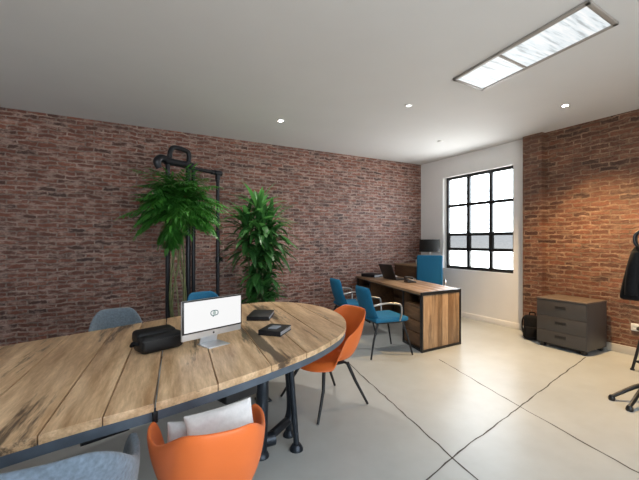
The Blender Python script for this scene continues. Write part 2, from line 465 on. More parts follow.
# ceiling light
t = thing('ceiling_light', (3.025, 1.864, H), 'long rectangular ceiling light with two rippled lit diffusers and taupe frame', 'ceiling light')
def skew(b):
    for v in b.bm.verts: v.co = Vector((v.co.x*.998+v.co.y*.122, v.co.x*.055+v.co.y*.993, v.co.z))
b = MB(); w2, l2 = .239, .632
b.span((-w2, -l2, -.022), (-w2+.035, l2, 0), .004); b.span((w2-.035, -l2, -.022), (w2, l2, 0), .004)
b.span((-w2, -l2, -.022), (w2, -l2+.035, 0), .004); b.span((-w2, l2-.035, -.022), (w2, l2, 0), .004)
b.span((-w2, .088, -.020), (w2, .120, 0), .004)
skew(b); b.build('frame', 'light_frame', t)
b = MB(); b.span((-w2+.03, -l2+.03, -.014), (w2-.03, .090, -.004)); skew(b); b.build('diffuser', 'diffuser', t, smooth=0)
b = MB(); b.span((-w2+.03, .118, -.014), (w2-.03, l2-.03, -.004)); skew(b); b.build('diffuser', 'diffuser', t, smooth=0)

# downlights
def downlight(loc, label, bulb):
    t = thing('recessed_downlight', loc, label, 'downlight', group='recessed downlights in the ceiling')
    b = MB(); b.lathe([(.030, -.001), (.045, -.001), (.045, -.006), (.040, -.011), (.032, -.012), (.030, -.008)], 28, caps=False); b.build('trim_ring', 'trim_white', t)
    b = MB(); b.lathe([(.0, -.003), (.031, -.003), (.026, -.012), (.0, -.015)], 24, caps=False)
    bmesh.ops.remove_doubles(b.bm, verts=b.bm.verts, dist=1e-5); b.build('bulb', bulb, t)
    return t
downlight((1.86, 4.43, H), 'bright white lit downlight above the long brick wall, nearest the tall plant', 'bulb_white')
downlight((4.58, 2.32, H), 'warm lit downlight near the right brick wall, above the drawer cabinet', 'bulb_warm')
downlight((2.97, 3.21, H), 'faintly lit downlight in mid ceiling beyond the long ceiling light', 'bulb_dim')
downlight((4.48, 4.12, H), 'small unlit downlight in the ceiling closest to the far window corner', 'trim_white')

# ------------------------------------------------------------------ conference table
def catmull(P, n=6):
    out = []; N = len(P)
    for i in range(N):
        p0, p1, p2, p3 = [Vector(P[(i+k) % N]) for k in (-1, 0, 1, 2)]
        for k in range(n):
            t = k/n
            out.append(.5*((2*p1)+(p2-p0)*t+(2*p0-5*p1+4*p2-p3)*t*t+(3*p1-p0-3*p2+p3)*t**3))
    return out
OUT = [(-1.7, 1.14), (-1.0, 1.31), (-.335, 1.487), (-.126, 1.538), (.12, 1.585), (.39, 1.66), (.69, 1.765), (1.05, 1.925), (1.38, 2.165), (1.60, 2.46), (1.725, 2.80),
       (1.735, 3.16), (1.62, 3.46), (1.40, 3.64), (1.13, 3.64), (.75, 3.46), (.37, 3.29), (-.2, 3.06), (-.65, 2.90), (-1.2, 2.70), (-1.9, 2.42), (-2.3, 2.0), (-2.35, 1.5), (-2.1, 1.12)]
outline = catmull(OUT, 5)
def clip(poly, n, d):      # keep n.p <= d
    res = []
    for i in range(len(poly)):
        a, c = poly[i], poly[(i+1) % len(poly)]; da, dc = n.dot(a)-d, n.dot(c)-d
        if da <= 0: res.append(a)
        if da*dc < 0: res.append(a+(c-a)*(da/(da-dc)))
    return res
def inset(poly, d):
    out = []; N = len(poly)
    for i in range(N):
        tvec = (poly[(i+1) % N]-poly[i-1]).normalized(); out.append(poly[i]+Vector((-tvec.y, tvec.x))*d)
    return out
TZ = .75
table = thing('conference_table', (0, 0, 0), 'long oak plank conference table with rounded end, blue-grey steel rim and black pipe legs', 'table')
b = MB(); b._attr()
pd = Vector((.13, 1)).normalized(); pn = Vector((pd.y, -pd.x))
def pk(x, y): return pn.dot(Vector((x, y)))
seams = [-9, pk(-2.05, 1.2), pk(-1.75, 1.05), pk(-1.45, 1.1), pk(-1.12, 1.2), pk(-.82, 1.27), pk(-.52, 1.37), pk(-.25, 1.45), pk(-.06, 1.53), pk(.12, 1.57), pk(.39, 1.66), pk(.69, 1.76), pk(.95, 1.88), pk(1.2, 2.03), pk(1.45, 2.2), 9]
tones = [.5, .7, .4, .6, .35, .55, .3, .62, .8, .7, .92, .55, .72, .6, .8]
for i in range(len(seams)-1):
    g = .0045 if abs(seams[i+1]-pk(.12, 1.57)) < 1e-4 else .0022
    g0 = .0045 if abs(seams[i]-pk(.12, 1.57)) < 1e-4 else .0022
    poly = clip(clip(outline, pn, seams[i+1]-g), -pn, -(seams[i]+g0))
    if len(poly) > 2:
        fs = b.prism(poly, TZ-.033, TZ+random.uniform(-.0006, .0006), .003)
        l = b.lay; c = (tones[i], random.random(), random.random(), 1)
        for f in set(fs):
            if f.is_valid:
                for lp in f.loops: lp[l] = c
b.build('tabletop', 'oak', table, smooth=30)
b = MB(); o1 = inset(outline, .006); i1 = inset(outline, .03); N = len(outline)
ring = [[Vector((p.x, p.y, z)) for p in src] for src, z in ((o1, .676), (o1, .7175), (i1, .7175), (i1, .676), (o1, .676))]
b.grid(ring, True); bmesh.ops.remove_doubles(b.bm, verts=b.bm.verts, dist=1e-5)
b.build('rim', 'steel_rim', table)
b = MB(); b.box((.122, 1.583, .695), (.02, .012, .045), .002, .3); b.build('joint_plate', 'black_steel', table)
# pipe trestle under the rounded end
def trestle(org, rz):
    r = bpy.data.objects.new('leg_frame', None)
    b = MB()
    b.tube([(0, 0, .03), (.012, .01, .25), (.03, .03, .7)], [.040, .040, .042], 18)            # heavy column
    b.tube([(.0, .0, .075), (.12, .07, .09), (.26, .14, .115)], .030, 14)                          # foot bar
    b.tube([(.26, .14, .115), (.285, .15, .20), (.27, .15, .42), (.23, .13, .70)], [.033, .034, .030, .028], 14, smooth=5)
    b.tube([(.235, -.045, .03), (.225, -.03, .25), (.20, .0, .70)], [.020, .020, .021], 14)   # slim strut
    b.tube([(.02, .02, .085), (.10, .02, .085)], .045, 16)
    b.span((-.1, -.16, .70), (.42, .34, .713), .003)
    o = b.build('leg_frame', 'leg_steel', table); o.location = (*org, 0); o.rotation_euler = (0, 0, rz)
    for p, rr in (((0, 0), .055), ((.235, -.045), .045), ((.262, .141), .042)):
        b = MB(); b.lathe([(rr, .0), (rr, .012), (rr*.8, .028), (rr*.62, .04)], 24, (p[0], p[1], 0)); b.build('foot', 'leg_steel', o)
    if True:
        b = MB(); b.tube([(.262, .141, .03), (.262, .141, .12)], .024, 12); b.build('foot_stem', 'leg_steel', o)
    return o
trestle((.80, 2.24), 0.)
trestle((-1.55, 1.75), PI)
b = MB(); b.span((-.06, -.06, 0), (.06, .06, .014), .004); b.tube([(0, 0, .01), (0, 0, .713)], .03, 14); o = b.build('leg', 'leg_steel', table); o.location = (1.10, 3.02, 0)
b = MB(); b.tube([(-.13, 1.61, .645), (.03, 1.655, .645)], .012, 10); b.tube([(-.10, 1.619, .645), (-.10, 1.619, .717)], .010, 10); b.tube([(.01, 1.65, .645), (.01, 1.65, .717)], .010, 10)
b.build('cross_bar', 'black_steel', table)
b = MB(); b.box((.53, 1.90, .645), (.20, .15, .135), .012, .35); b.build('cable_box', 'black_plastic', table)

# ------------------------------------------------------------------ tub chairs
def smooth01(a, c, x):
    t = max(0., min(1., (x-a)/(c-a))); return t*t*(3-2*t)
def shell_mesh(hw=.27, hd=.25, seat=.435, back=.785, arm=.635, armend=126, top_in=.0, flare=.05, nth=72, drop=.045, tip=0., base=.72, pw=2.1, inr=(80, 20)):
    """polar bowl: local +Y is the front; returns an MB with an open surface"""
    b = MB(); P = []
    rings = [(.001, 0), (.3, 0), (.55, 0), (.72, 0)] + [(None, k/9) for k in range(10)]
    for r, tw in rings:
        row = []
        for j in range(nth):
            th = -PI + 2*PI*j/nth; a = abs(math.degrees(th))
            hb = arm-seat; hB = back-seat
            h = hB + (hb-hB)*smooth01(28, 92, a)
            h += tip*smooth01(armend-38, armend-8, a)
            h *= 1-smooth01(armend-4, armend+16, a)
            front = smooth01(armend-10, armend+22, a)
            e = 2.6
            cx, cy = math.sin(th), -math.cos(th)
            rr = (abs(cx)**e+abs(cy)**e)**(-1/e)
            if r is not None:
                f = r*base/.72; z = seat + .012*(r/.72)**2
                x, y = cx*rr*hw*f, cy*rr*hd*f
            else:
                f = base + (1+flare-base)*(1-(1-tw)**pw)
                ff = f*(1-front) + (base+(1.02-base)*tw)*front
                z = seat + .012 + h*(tw**1.55) - front*drop*tw**2
                x, y = cx*rr*hw*ff, cy*rr*hd*ff
                y -= .07*(h/.35)*(tw**1.5)*(1 if a < 90 else max(0, 1-(a-90)/40))   # back leans back
                x *= 1 - top_in*tw*smooth01(inr[0], inr[1], a)
            row.append(Vector((x, y, z)))
        P.append(row)
    b.grid(P, True)
    bmesh.ops.contextual_create(b.bm, geom=[v for v in b.bm.verts][:nth])
    return b

def tub_chair(name, loc, rz, label, shell_mat, thick=.012, leg_mat='black_steel', group=None, front=.25, fd=.235, **kw):
    t = thing(name, loc, label, 'chair', rz, group)
    b = shell_mesh(**kw)
    bmesh.ops.remove_doubles(b.bm, verts=b.bm.verts, dist=.0008)
    b.build('shell', shell_mat, t, 180, mods=[('SOLIDIFY', dict(thickness=thick, offset=-1)), ('SUBSURF', dict(levels=1, render_levels=1))])
    seat = kw.get('seat', .435)
    b = MB(); b.box((0, 0, seat-.028), (.26, .24, .02), .006); b.tube([(-.16, -.12, seat-.03), (.16, -.12, seat-.03)], .011, 10); b.tube([(-.16, .12, seat-.03), (.16, .12, seat-.03)], .011, 10)
    b.build('seat_frame', leg_mat, t)
    for sx in (-1, 1):
        for sy in (-1, 1):
            fw = .24 if sy < 0 else front
            b = MB(); b.tube([(sx*.155, sy*.12, seat-.022), (sx*(.155+fw)/2, sy*.175, .21), (sx*fw, sy*fd, .004)], [.0155, .0135, .0105], 12)
            b.build('leg', leg_mat, t)
            
    return t

ORG = dict(hw=.245, hd=.27, seat=.385, back=.785, arm=.60, armend=92, front=.30, fd=.275)
tub_chair('shell_armchair', (.30, 1.41, 0), face_dir(.1, .98), 'orange shell armchair in the foreground with its back turned, white cushions on it', 'orange', .017, group='orange shell armchairs', hw=.222, hd=.215, seat=.44, back=.80, arm=.685, armend=130, top_in=.28, inr=(125, 50), flare=.06, base=.46, pw=1.55)
tub_chair('shell_armchair', (1.565, 2.73, 0), face_dir(-1, -.08), 'empty orange shell armchair at the rounded end of the table', 'orange', .012, group='orange shell armchairs', **ORG)
tub_chair('felt_armchair', (-.20, 1.50, 0), face_dir(.10, 1), 'grey-blue felt tub armchair at the bottom left, back to the viewer', 'grey_felt', .03, group='grey felt armchairs', hw=.255, hd=.245, seat=.42, back=.80, arm=.645, armend=125)
tub_chair('felt_armchair', (-.02, 3.40, 0), face_dir(.05, -1), 'grey felt tub armchair on the far side of the table behind the black pouch', 'grey_felt_pale', .022, group='grey felt armchairs', hw=.20, hd=.22, seat=.43, back=.79, arm=.62, armend=115)
tub_chair('upholstered_armchair', (.83, 3.80, 0), face_dir(.2, -1), 'blue tub chair peeking over the computer on the far side of the table', 'blue', .025, hw=.205, hd=.22, seat=.44, back=.835, arm=.63, armend=115)

# cushions
def pillow(name, loc, w, h, d, m, rot, label, group):
    b = MB(); n = 18; top, bot = [], []
    for i in range(n+1):
        ru, rb = [], []
        for j in range(n+1):
            u, v = 2*i/n-1, 2*j/n-1
            k = (max(0, 1-abs(u)**2.6)*max(0, 1-abs(v)**2.6))**.5
            pin = 1-.07*(1-abs(u))*0
            x = u*w/2*(1-.10*(1-v*v)*abs(u)**3*.6); y = v*h/2*(1-.10*(1-u*u)*abs(v)**3*.6)
            wob = .006*math.sin(5*u+2*v)+.005*math.cos(7*v-3*u)
            ru.append(Vector((x, y, d/2*k+wob*k))); rb.append(Vector((x, y, -d/2*k+wob*k)))
        top.append(ru); bot.append(rb)
    b.grid(top); b.grid(bot); bmesh.ops.remove_doubles(b.bm, verts=b.bm.verts, dist=.0005)
    o = b.build(name, m, None, 60, mods=[('SUBSURF', dict(levels=1, render_levels=1))])
    o.location = loc; o.rotation_euler = rot
    return tag(o, label, 'cushion', group)
pillow('cushion', (.345, 1.40, .655), .27, .21, .09, 'white_cloth', (math.radians(68), math.radians(-8), math.radians(-8)), 'white cushion standing in front in the orange armchair, larger of its two cushions', 'cushions on the orange armchair')
pillow('cushion', (.235, 1.455, .62), .18, .18, .07, 'grey_cloth', (math.radians(74), math.radians(4), math.radians(-6)), 'pale grey cushion mostly hidden behind the white cushion in the orange armchair', 'cushions on the orange armchair')

# ------------------------------------------------------------------ things on the table
# computer
cc = Vector((.515, 2.305)); wd = Vector((.392, .149)).normalized(); rz = math.atan2(wd.y, wd.x)
t = thing('desktop_computer', (cc.x, cc.y, TZ), 'silver desktop computer with a black-edged white lit screen on the oak table', 'computer', rz)
b = MB(); b.box((0, .012, .175), (.425, .018, .238), .006); b.build('housing', 'alu', t)
b = MB(); b.box((0, .0, .195), (.425, .008, .198), .003); b.build('bezel', 'black_plastic', t)
b = MB(); b.box((0, -.0048, .196), (.405, .003, .180), .0)
scr = b.build('screen', 'screen', t, smooth=0)
b = MB(); 
P = [Vector((.026*math.copysign(abs(math.cos(a))**.7, math.cos(a)), -.0066, .20+.015*math.copysign(abs(math.sin(a))**.7, math.sin(a)))) for a in [2*PI*k/28 for k in range(28)]]
b.tube(P, .0028, 8, closed=True); b.tube([(-.006, -.0066, .183), (-.012, -.0066, .177)], .0025, 6); b.build('logo', 'logo', scr)
b = MB(); b.tube([(0, -.0062, .2), (0, -.0068, .2)], .012, 20); b.build('logo_centre', 'logo_in', scr)
b = MB(); b.lathe([(.0, .0), (.006, .0), (.006, .002), (0, .002)], 16, (0, .001, .077), 'Y', caps=False); bmesh.ops.remove_doubles(b.bm, verts=b.bm.verts, dist=1e-5); b.build('chin_button', 'black_plastic', t)
b = MB()
b.hexa([(-.075, -.065, 0), (.075, -.065, 0), (.075, .075, 0), (-.075, .075, 0), (-.075, -.065, .006), (.075, -.065, .006), (.075, .075, .006), (-.075, .075, .006)], .002)
b.hexa([(-.062, .060, .004), (.062, .060, .004), (.062, .072, .004), (-.062, .072, .004), (-.055, .020, .15), (.055, .020, .15), (.055, .030, .15), (-.055, .030, .15)], .002)
b.build('stand', 'alu', t)

# black pouch
t = thing('toiletry_pouch', (.205, 2.365, TZ), 'black zipped pouch bag lying on the oak table left of the computer', 'bag', .36)
b = MB(); b.box((0, 0, .052), (.26, .14, .10), .03, seg=4)
b.build('body', 'black_leather', t, 60)
b = MB(); b.box((-.012, .035, .085), (.235, .10, .075), .022, Matrix.Rotation(.12, 3, 'X'), seg=4); b.build('flap', 'black_leather', t, 60)
b = MB(); b.tube([(-.125, -.064, .078), (0, -.074, .080), (.125, -.064, .078)], .004, 8, smooth=4); b.build('zip', 'black_steel', t)
b = MB(); b.tube([(-.128, -.02, .06), (-.155, -.01, .07), (-.158, .01, .05), (-.128, .03, .05)], .008, 8, smooth=4); b.build('pull_loop', 'black_fabric', t)
b = MB(); b.tube([(.128, 0, .075), (.147, -.005, .082)], .006, 8); b.build('zip_puller', 'black_steel', t)

def book(loc, rz, w, d, h, label, card=False):
    t = thing('notebook', loc, label, 'notebook', rz, 'black notebooks on the oak table')
    b = MB(); b.box((0, 0, h/2), (w-.008, d-.008, h-.008), .001); b.build('pages', 'page', t)
    b = MB(); b.box((0, 0, h-.003), (w, d, .006), .002); b.box((0, 0, .003), (w, d, .006), .002); b.box((-w/2+.003, 0, h/2), (.006, d, h), .002); b.build('cover', 'book_cover', t)
    if card:
        b = MB(); b.box((-.01, .0, h+.0035), (w*.42, d*.4, .006), .002); b.build('card_holder', 'card', t)
    return t
book((1.055, 2.945, TZ), math.radians(60), .30, .185, .034, 'thick black notebook on the oak table, farther of two, nearest the tall plant')
book((.965, 2.40, TZ), math.radians(45), .21, .165, .036, 'black notebook with a small grey card on its cover, nearer the table edge', True)

# ------------------------------------------------------------------ pipe rack
rk = thing('pipe_rack', (0, 0, 0), 'black iron pipe rack with looped top standing behind the fern', 'rack')
C0 = Vector((1.17, 5.0)); rd = Vector((-.905, -.425)).normalized()
def rp(s, z, off=0.): p = C0+rd*s; n = Vector((-rd.y, rd.x)); p = p+n*off; return (p.x, p.y, z)
def fitting(b, p, ax, L=.05, r=.034): p = Vector(p); a = Vector(ax).normalized(); b.tube([p-a*L, p+a*L], r, 14)
R3 = Vector((rd.x, rd.y, 0))
def post(s, z1, r):
    b = MB(); b.tube([rp(s, 0.), rp(s, z1)], r, 14); o = b.build('post', 'black_pipe', rk)
    b = MB(); b.lathe([(.07, 0), (.07, .012), (.04, .016), (.036, .05), (r, .052)], 24, rp(s, 0), caps=False); b.build('floor_flange', 'black_pipe', o)
    return o
p_ = post(0., 2.33, .024)
for zz in (2.27, 1.15): b = MB(); fitting(b, rp(0, zz), (0, 0, 1), .035); b.build('coupling', 'black_pipe', p_)
b = MB(); b.tube([rp(0, 1.15), rp(-.05, 1.15)], .016, 10); b.lathe([(.0, -.01), (.03, -.01), (.03, .01), (0, .01)], 14, rp(-.06, 1.15), 'X', caps=False); b.build('valve_knob', 'black_pipe', p_)
post(.385, 2.31, .024); post(.46, 2.31, .030); post(.74, 2.33, .026)
b = MB(); b.tube([rp(-.03, 2.33), rp(.47, 2.33)], .026, 14); fitting(b, rp(0, 2.33), R3, .055, .037); fitting(b, rp(.09, 2.33), R3, .02, .033)
b.build('top_bar', 'black_pipe', rk)
b = MB(); b.tube([rp(.40, 2.36), rp(.56, 2.36), rp(.78, 2.36)], .043, 14); fitting(b, rp(.47, 2.36), R3, .045, .046); fitting(b, rp(.72, 2.36), R3, .045, .048); b.build('valve_body', 'black_pipe', rk)
b = MB(); b.tube([rp(.46, 2.36), rp(.45, 2.49), rp(.49, 2.535), rp(.64, 2.545), rp(.70, 2.50), rp(.72, 2.37)], .030, 14, smooth=4); b.build('loop_handle', 'black_pipe', rk)
b = MB(); b.tube([rp(.74, 2.37), rp(.83, 2.38), rp(.875, 2.33), rp(.85, 2.26)], [.044, .046, .046, .036], 14, smooth=5); b.build('spout', 'black_pipe', rk)

# ------------------------------------------------------------------ plants
def leaf(b, base, d, up, L, W, droop, tone, seg=5, fold=.25):
    """one lance leaf: a folded strip that arches under its own weight"""
    d = d.normalized(); side = d.cross(up)
    if side.length < 1e-3: side = d.orthogonal()
    side.normalize(); p = base.copy(); rows = []
    for i in range(seg+1):
        t = i/seg; w = W*(math.sin(PI*min(1, t*.92+.06))**.8)*.5
        nrm = side.cross(d).normalized()
        rows.append((p-side*w+nrm*fold*w, p.copy(), p+side*w+nrm*fold*w))
        d = (d+Vector((0, 0, -droop/seg))).normalized(); p = p+d*(L/seg)
    V = [[b.bm.verts.new(q) for q in r] for r in rows]; fs = []
    for i in range(seg):
        for j in range(2): fs.append(b.bm.faces.new((V[i][j], V[i][j+1], V[i+1][j+1], V[i+1][j])))
    b.tone(fs, tone)
UP = Vector((0, 0, 1))
fx, fy = .60, 4.57
t = thing('potted_fern', (fx, fy, 0), 'bushy fern on tall bare stems in front of the black pipe rack', 'plant')
b = MB(); b.lathe([(.13, 0), (.17, .26), (.185, .30), (.165, .30), (.155, .26)], 32, caps=False); b.bm.faces.new([v for v in b.bm.verts][:32][::-1]); b.build('pot', 'pot', t)
b = MB(); b.lathe([(.0, .262), (.157, .262)], 32, caps=False); bmesh.ops.remove_doubles(b.bm, verts=b.bm.verts, dist=1e-5); b.build('soil', 'soil', t)
for k in range(7):
    a = k*2.4; r0 = .05; b = MB()
    b.tube([(r0*math.cos(a), r0*math.sin(a), .25), (.09*math.cos(a+.6), .07*math.sin(a+.6), .75), (.07*math.cos(a+1.5), .06*math.sin(a+1.5), 1.2), (.03*math.cos(a+2), .03*math.sin(a+2), 1.72)], [.012, .010, .010, .009], 8, smooth=5)
    b.build('stem', 'root' if k % 3 == 0 else 'stem', t)
b = MB(); b._attr()
rnd = random.Random(11)
def frond(b, base, az, el, L, droop, tone, np=13, lw=.028, ll=.135):
    d = Vector((math.cos(az)*math.cos(el), math.sin(az)*math.cos(el), math.sin(el)))
    p = base.copy(); pts = [p.copy()]; ds = [d.copy()]
    for i in range(np):
        d = (d+Vector((0, 0, -droop/np))).normalized(); p = p+d*(L/np); pts.append(p.copy()); ds.append(d.copy())
    b.tube(pts, [.004*(1-.7*i/np) for i in range(np+1)], 4, caps=False)
    for i in range(1, np+1):
        t_ = i/np; s = ds[i].cross(UP)
        if s.length < .05: s = Vector((math.sin(az), -math.cos(az), 0))
        s.normalize(); k = math.sin(PI*min(1, .12+.86*t_))**.7
        for sg in (-1, 1):
            ld = (s*sg*1.0+ds[i]*.75+Vector((0, 0, rnd.uniform(-.25, .1)))).normalized()
            leaf(b, pts[i], ld, UP, ll*k*rnd.uniform(.8, 1.15)+.02, lw*rnd.uniform(.8, 1.2), .5, max(0, min(1, tone+rnd.uniform(-.2, .2))), 3)
    leaf(b, pts[-1], ds[-1], UP, ll*.8, lw, .3, tone, 3)
for k in range(170):
    az = rnd.uniform(0, 2*PI); el = rnd.uniform(-.12, 1.35); z0 = rnd.uniform(1.66, 1.95)
    L = rnd.uniform(.34, .58)*(1.0 if el < .9 else .8)
    frond(b, Vector((rnd.uniform(-.05, .05), rnd.uniform(-.05, .05), z0)), az, el, L, rnd.uniform(.75, 1.45), rnd.betavariate(2, 2.4))
for k in range(7):
    az = rnd.choice([3.5, 3.9, 4.3, 5.9])+rnd.uniform(-.2, .2)
    frond(b, Vector((0, 0, rnd.uniform(1.45, 1.6))), az, rnd.uniform(.0, .4), rnd.uniform(.24, .36), 2., .3)
b.build('foliage', 'frond', t, 0, fixn=False)

px_, py_ = 1.70, 4.80
t = thing('potted_palm', (px_, py_, 0), 'tall leafy potted plant with broad lance leaves against the brick wall', 'plant')
b = MB(); b.lathe([(.15, 0), (.19, .30), (.205, .34), (.185, .34), (.172, .30)], 32, caps=False); b.bm.faces.new([v for v in b.bm.verts][:32][::-1]); b.build('pot', 'pot', t)
b = MB(); b.lathe([(.0, .302), (.175, .302)], 32, caps=False); bmesh.ops.remove_doubles(b.bm, verts=b.bm.verts, dist=1e-5); b.build('soil', 'soil', t)
rnd = random.Random(5)
stems = [(-.02, 0, 1.86), (.17, .05, 1.66), (-.17, .02, 1.64), (.02, -.08, 1.60), (.07, -.08, 1.32), (-.07, -.08, 1.26), (.09, .04, 1.02), (-.06, .08, .96), (.02, -.10, .80)]
for (sx, sy, sh) in stems:
    b = MB(); b.tube([(sx*.5, sy*.5, .29), (sx*.8, sy*.8, .5+.3*sh/2), (sx, sy, sh)], [.016, .014, .010], 8, smooth=4); b.build('stem', 'stem', t)
b = MB(); b._attr()
for (sx, sy, sh) in stems:
    n = 62 if sh > 1.5 else 52
    for k in range(n):
        az = rnd.uniform(0, 2*PI); f = rnd.random()
        z0 = sh-.42*f; el = 1.25-1.3*f+rnd.uniform(-.25, .25)
        d = Vector((math.cos(az)*math.cos(el), math.sin(az)*math.cos(el), math.sin(el)))
        big = 1. if sh > 1.5 else .70
        L = rnd.uniform(.32, .52)*big
        leaf(b, Vector((sx+rnd.uniform(-.02, .02), sy+rnd.uniform(-.02, .02), z0)), d, UP, L, rnd.uniform(.055, .092), rnd.uniform(.7, 1.7), rnd.betavariate(1.6, 2.4), 6)
b.build('foliage', 'leaf', t, 0, fixn=False)

# ------------------------------------------------------------------ desk
A = Vector((3.30, 3.33)); U = Vector((.57, 2.25)); LU = U.length; U.normalize(); V_ = Vector((.75, .035)); DV = V_.length; V_.normalize()
desk = thing('office_desk', (A.x, A.y, 0), 'reclaimed wood office desk with black steel edges by the window', 'desk')
def dpt(u, v, z): p = U*u+V_*v; return (p.x, p.y, z)
def dbox(b, u0, u1, v0, v1, z0, z1, bevel=0., tone=None):
    return b.hexa([dpt(u0, v0, z0), dpt(u0, v1, z0), dpt(u1, v1, z0), dpt(u1, v0, z0), dpt(u0, v0, z1), dpt(u0, v1, z1), dpt(u1, v1, z1), dpt(u1, v0, z1)], bevel, tone)
b = MB(); b._attr()
nb = 5
for k in range(nb): dbox(b, .0, LU, DV*k/nb+.001, DV*(k+1)/nb-.001, .715, .75, .002, True)
b.build('desktop', 'desk_top', desk, 30)
b = MB(); b._attr()
w = [0, .16, .27, .36, .47, .58, .70, DV-.05]; tn = [.9, .78, .35, .95, .2, .62, .3]
for k in range(7): dbox(b, .006, .03, .025+w[k]+.001, .025+w[k+1]-.001, .03, .71, .0015, tn[k])
b.build('end_panel', 'desk_oak', desk, 30)
b = MB()
for (v0, v1) in ((-.004, .024), (DV-.024, DV+.004)): dbox(b, -.004, .034, v0, v1, 0., .752, .002)
for (z0, z1) in ((0., .03), (.712, .7525)): dbox(b, -.005, .033, .02, DV-.02, z0, z1, .002)
b.build('end_frame', 'black_steel', desk)
# pedestal next to the end panel: open cubby above three drawers, facing the visitors
PW = .52
def pedestal(u0, u1):
    b = MB(); b._attr()
    dbox(b, u0, u0+.02, .03, DV-.02, .03, .714); dbox(b, u1-.02, u1, .03, DV-.02, .03, .714)
    dbox(b, u0, u1, DV-.04, DV-.02, .03, .714); dbox(b, u0, u1, .03, DV-.02, .03, .05); dbox(b, u0+.02, u1-.02, .03, DV-.04, .545, .565)
    dbox(b, u0+.02, u1-.02, .30, .315, .565, .714)
    o = b.build('pedestal', 'dark_wood', desk, 30)
    for z0, z1 in ((.055, .205), (.215, .365), (.375, .54)):
        b = MB(); b._attr(); dbox(b, u0+.023, u1-.023, .022, .30, z0, z1, .003, True); d = b.build('drawer', 'dark_wood', o, 30); d.name = 'drawer'
    b = MB()
    for uu in (u0, u1-.022): dbox(b, uu, uu+.022, .004, .03, 0, .714, .002)
    dbox(b, u0, u1, .004, .03, 0, .03, .002)
    b.build('pedestal_frame', 'black_steel', desk)
pedestal(.034, PW); pedestal(LU-.62, LU-.03)
b = MB(); b._attr()
for k in range(4): dbox(b, PW, LU-.62, DV-.20, DV-.18, .12+k*.147, .12+(k+1)*.147-.003, .002, True)
b.build('modesty_panel', 'dark_wood', desk, 30)
b = MB(); dbox(b, 0, LU, -.003, .012, .705, .716, .001); b.build('front_rail', 'black_steel', desk)

# laptop: its back is turned to the visitors
t = thing('laptop', (4.00, 4.78, .75), 'open black laptop on the office desk with its lid towards the room', 'laptop', face_dir(1, -.1))
b = MB(); b.box((0, .125, .009), (.39, .25, .016), .004); b.build('keyboard_base', 'black_plastic', t)
b = MB(); b.box((0, -.05, .135), (.39, .008, .265), .003, Matrix.Rotation(math.radians(22), 3, 'X')); b.build('lid', 'black_plastic', t)
b = MB(); b.tube([(-.14, 0, .012), (.14, 0, .012)], .007, 10); b.build('hinge', 'black_steel', t)
# phone-like cradle
t = thing('desk_phone', (3.99, 4.28, .75), 'small black desk phone on the office desk right of the laptop', 'phone', face_dir(.97, -.25))
b = MB(); b.hexa([(-.075, -.075, 0), (.075, -.075, 0), (.075, .075, 0), (-.075, .075, 0), (-.07, -.07, .055), (.07, -.07, .055), (.07, .07, .022), (-.07, .07, .022)], .006); b.build('base', 'black_plastic', t)
b = MB(); b.tube([(-.05, -.07, .07), (-.05, .0, .075), (-.05, .07, .06)], [.022, .013, .022], 12); b.build('handset', 'black_plastic', t)
b = MB(); b.box((.03, .012, .043), (.045, .035, .004), .001, Matrix.Rotation(-.22, 3, 'X')); b.build('display', 'paper', t)
# binder and papers at the wall end
t = thing('ring_binder', (4.02, 5.30, .75), 'black binder lying at the brick wall end of the office desk', 'binder', .25)
b = MB(); b.box((0, 0, .004), (.25, .30, .006), .002); b.box((0, 0, .052), (.25, .30, .006), .002, Matrix.Rotation(.03, 3, 'X')); b.box((-.122, 0, .028), (.006, .30, .052), .002); b.build('cover', 'book_cover', t)
b = MB(); b.box((.004, 0, .027), (.225, .285, .038), .002); b.build('pages', 'page', t)
b = MB()
for k in range(5): b.box((random.uniform(-.006, .006), random.uniform(-.006, .006), .002+.003*k), (.21, .29, .0026), 0, random.uniform(-.08, .08))
o = b.build('paper_stack', 'paper', smooth=0); o.location = (4.31, 5.22, .7505); o.rotation_euler = (0, 0, .2); tag(o, 'small stack of white paper beside the black binder on the desk', 'paper')

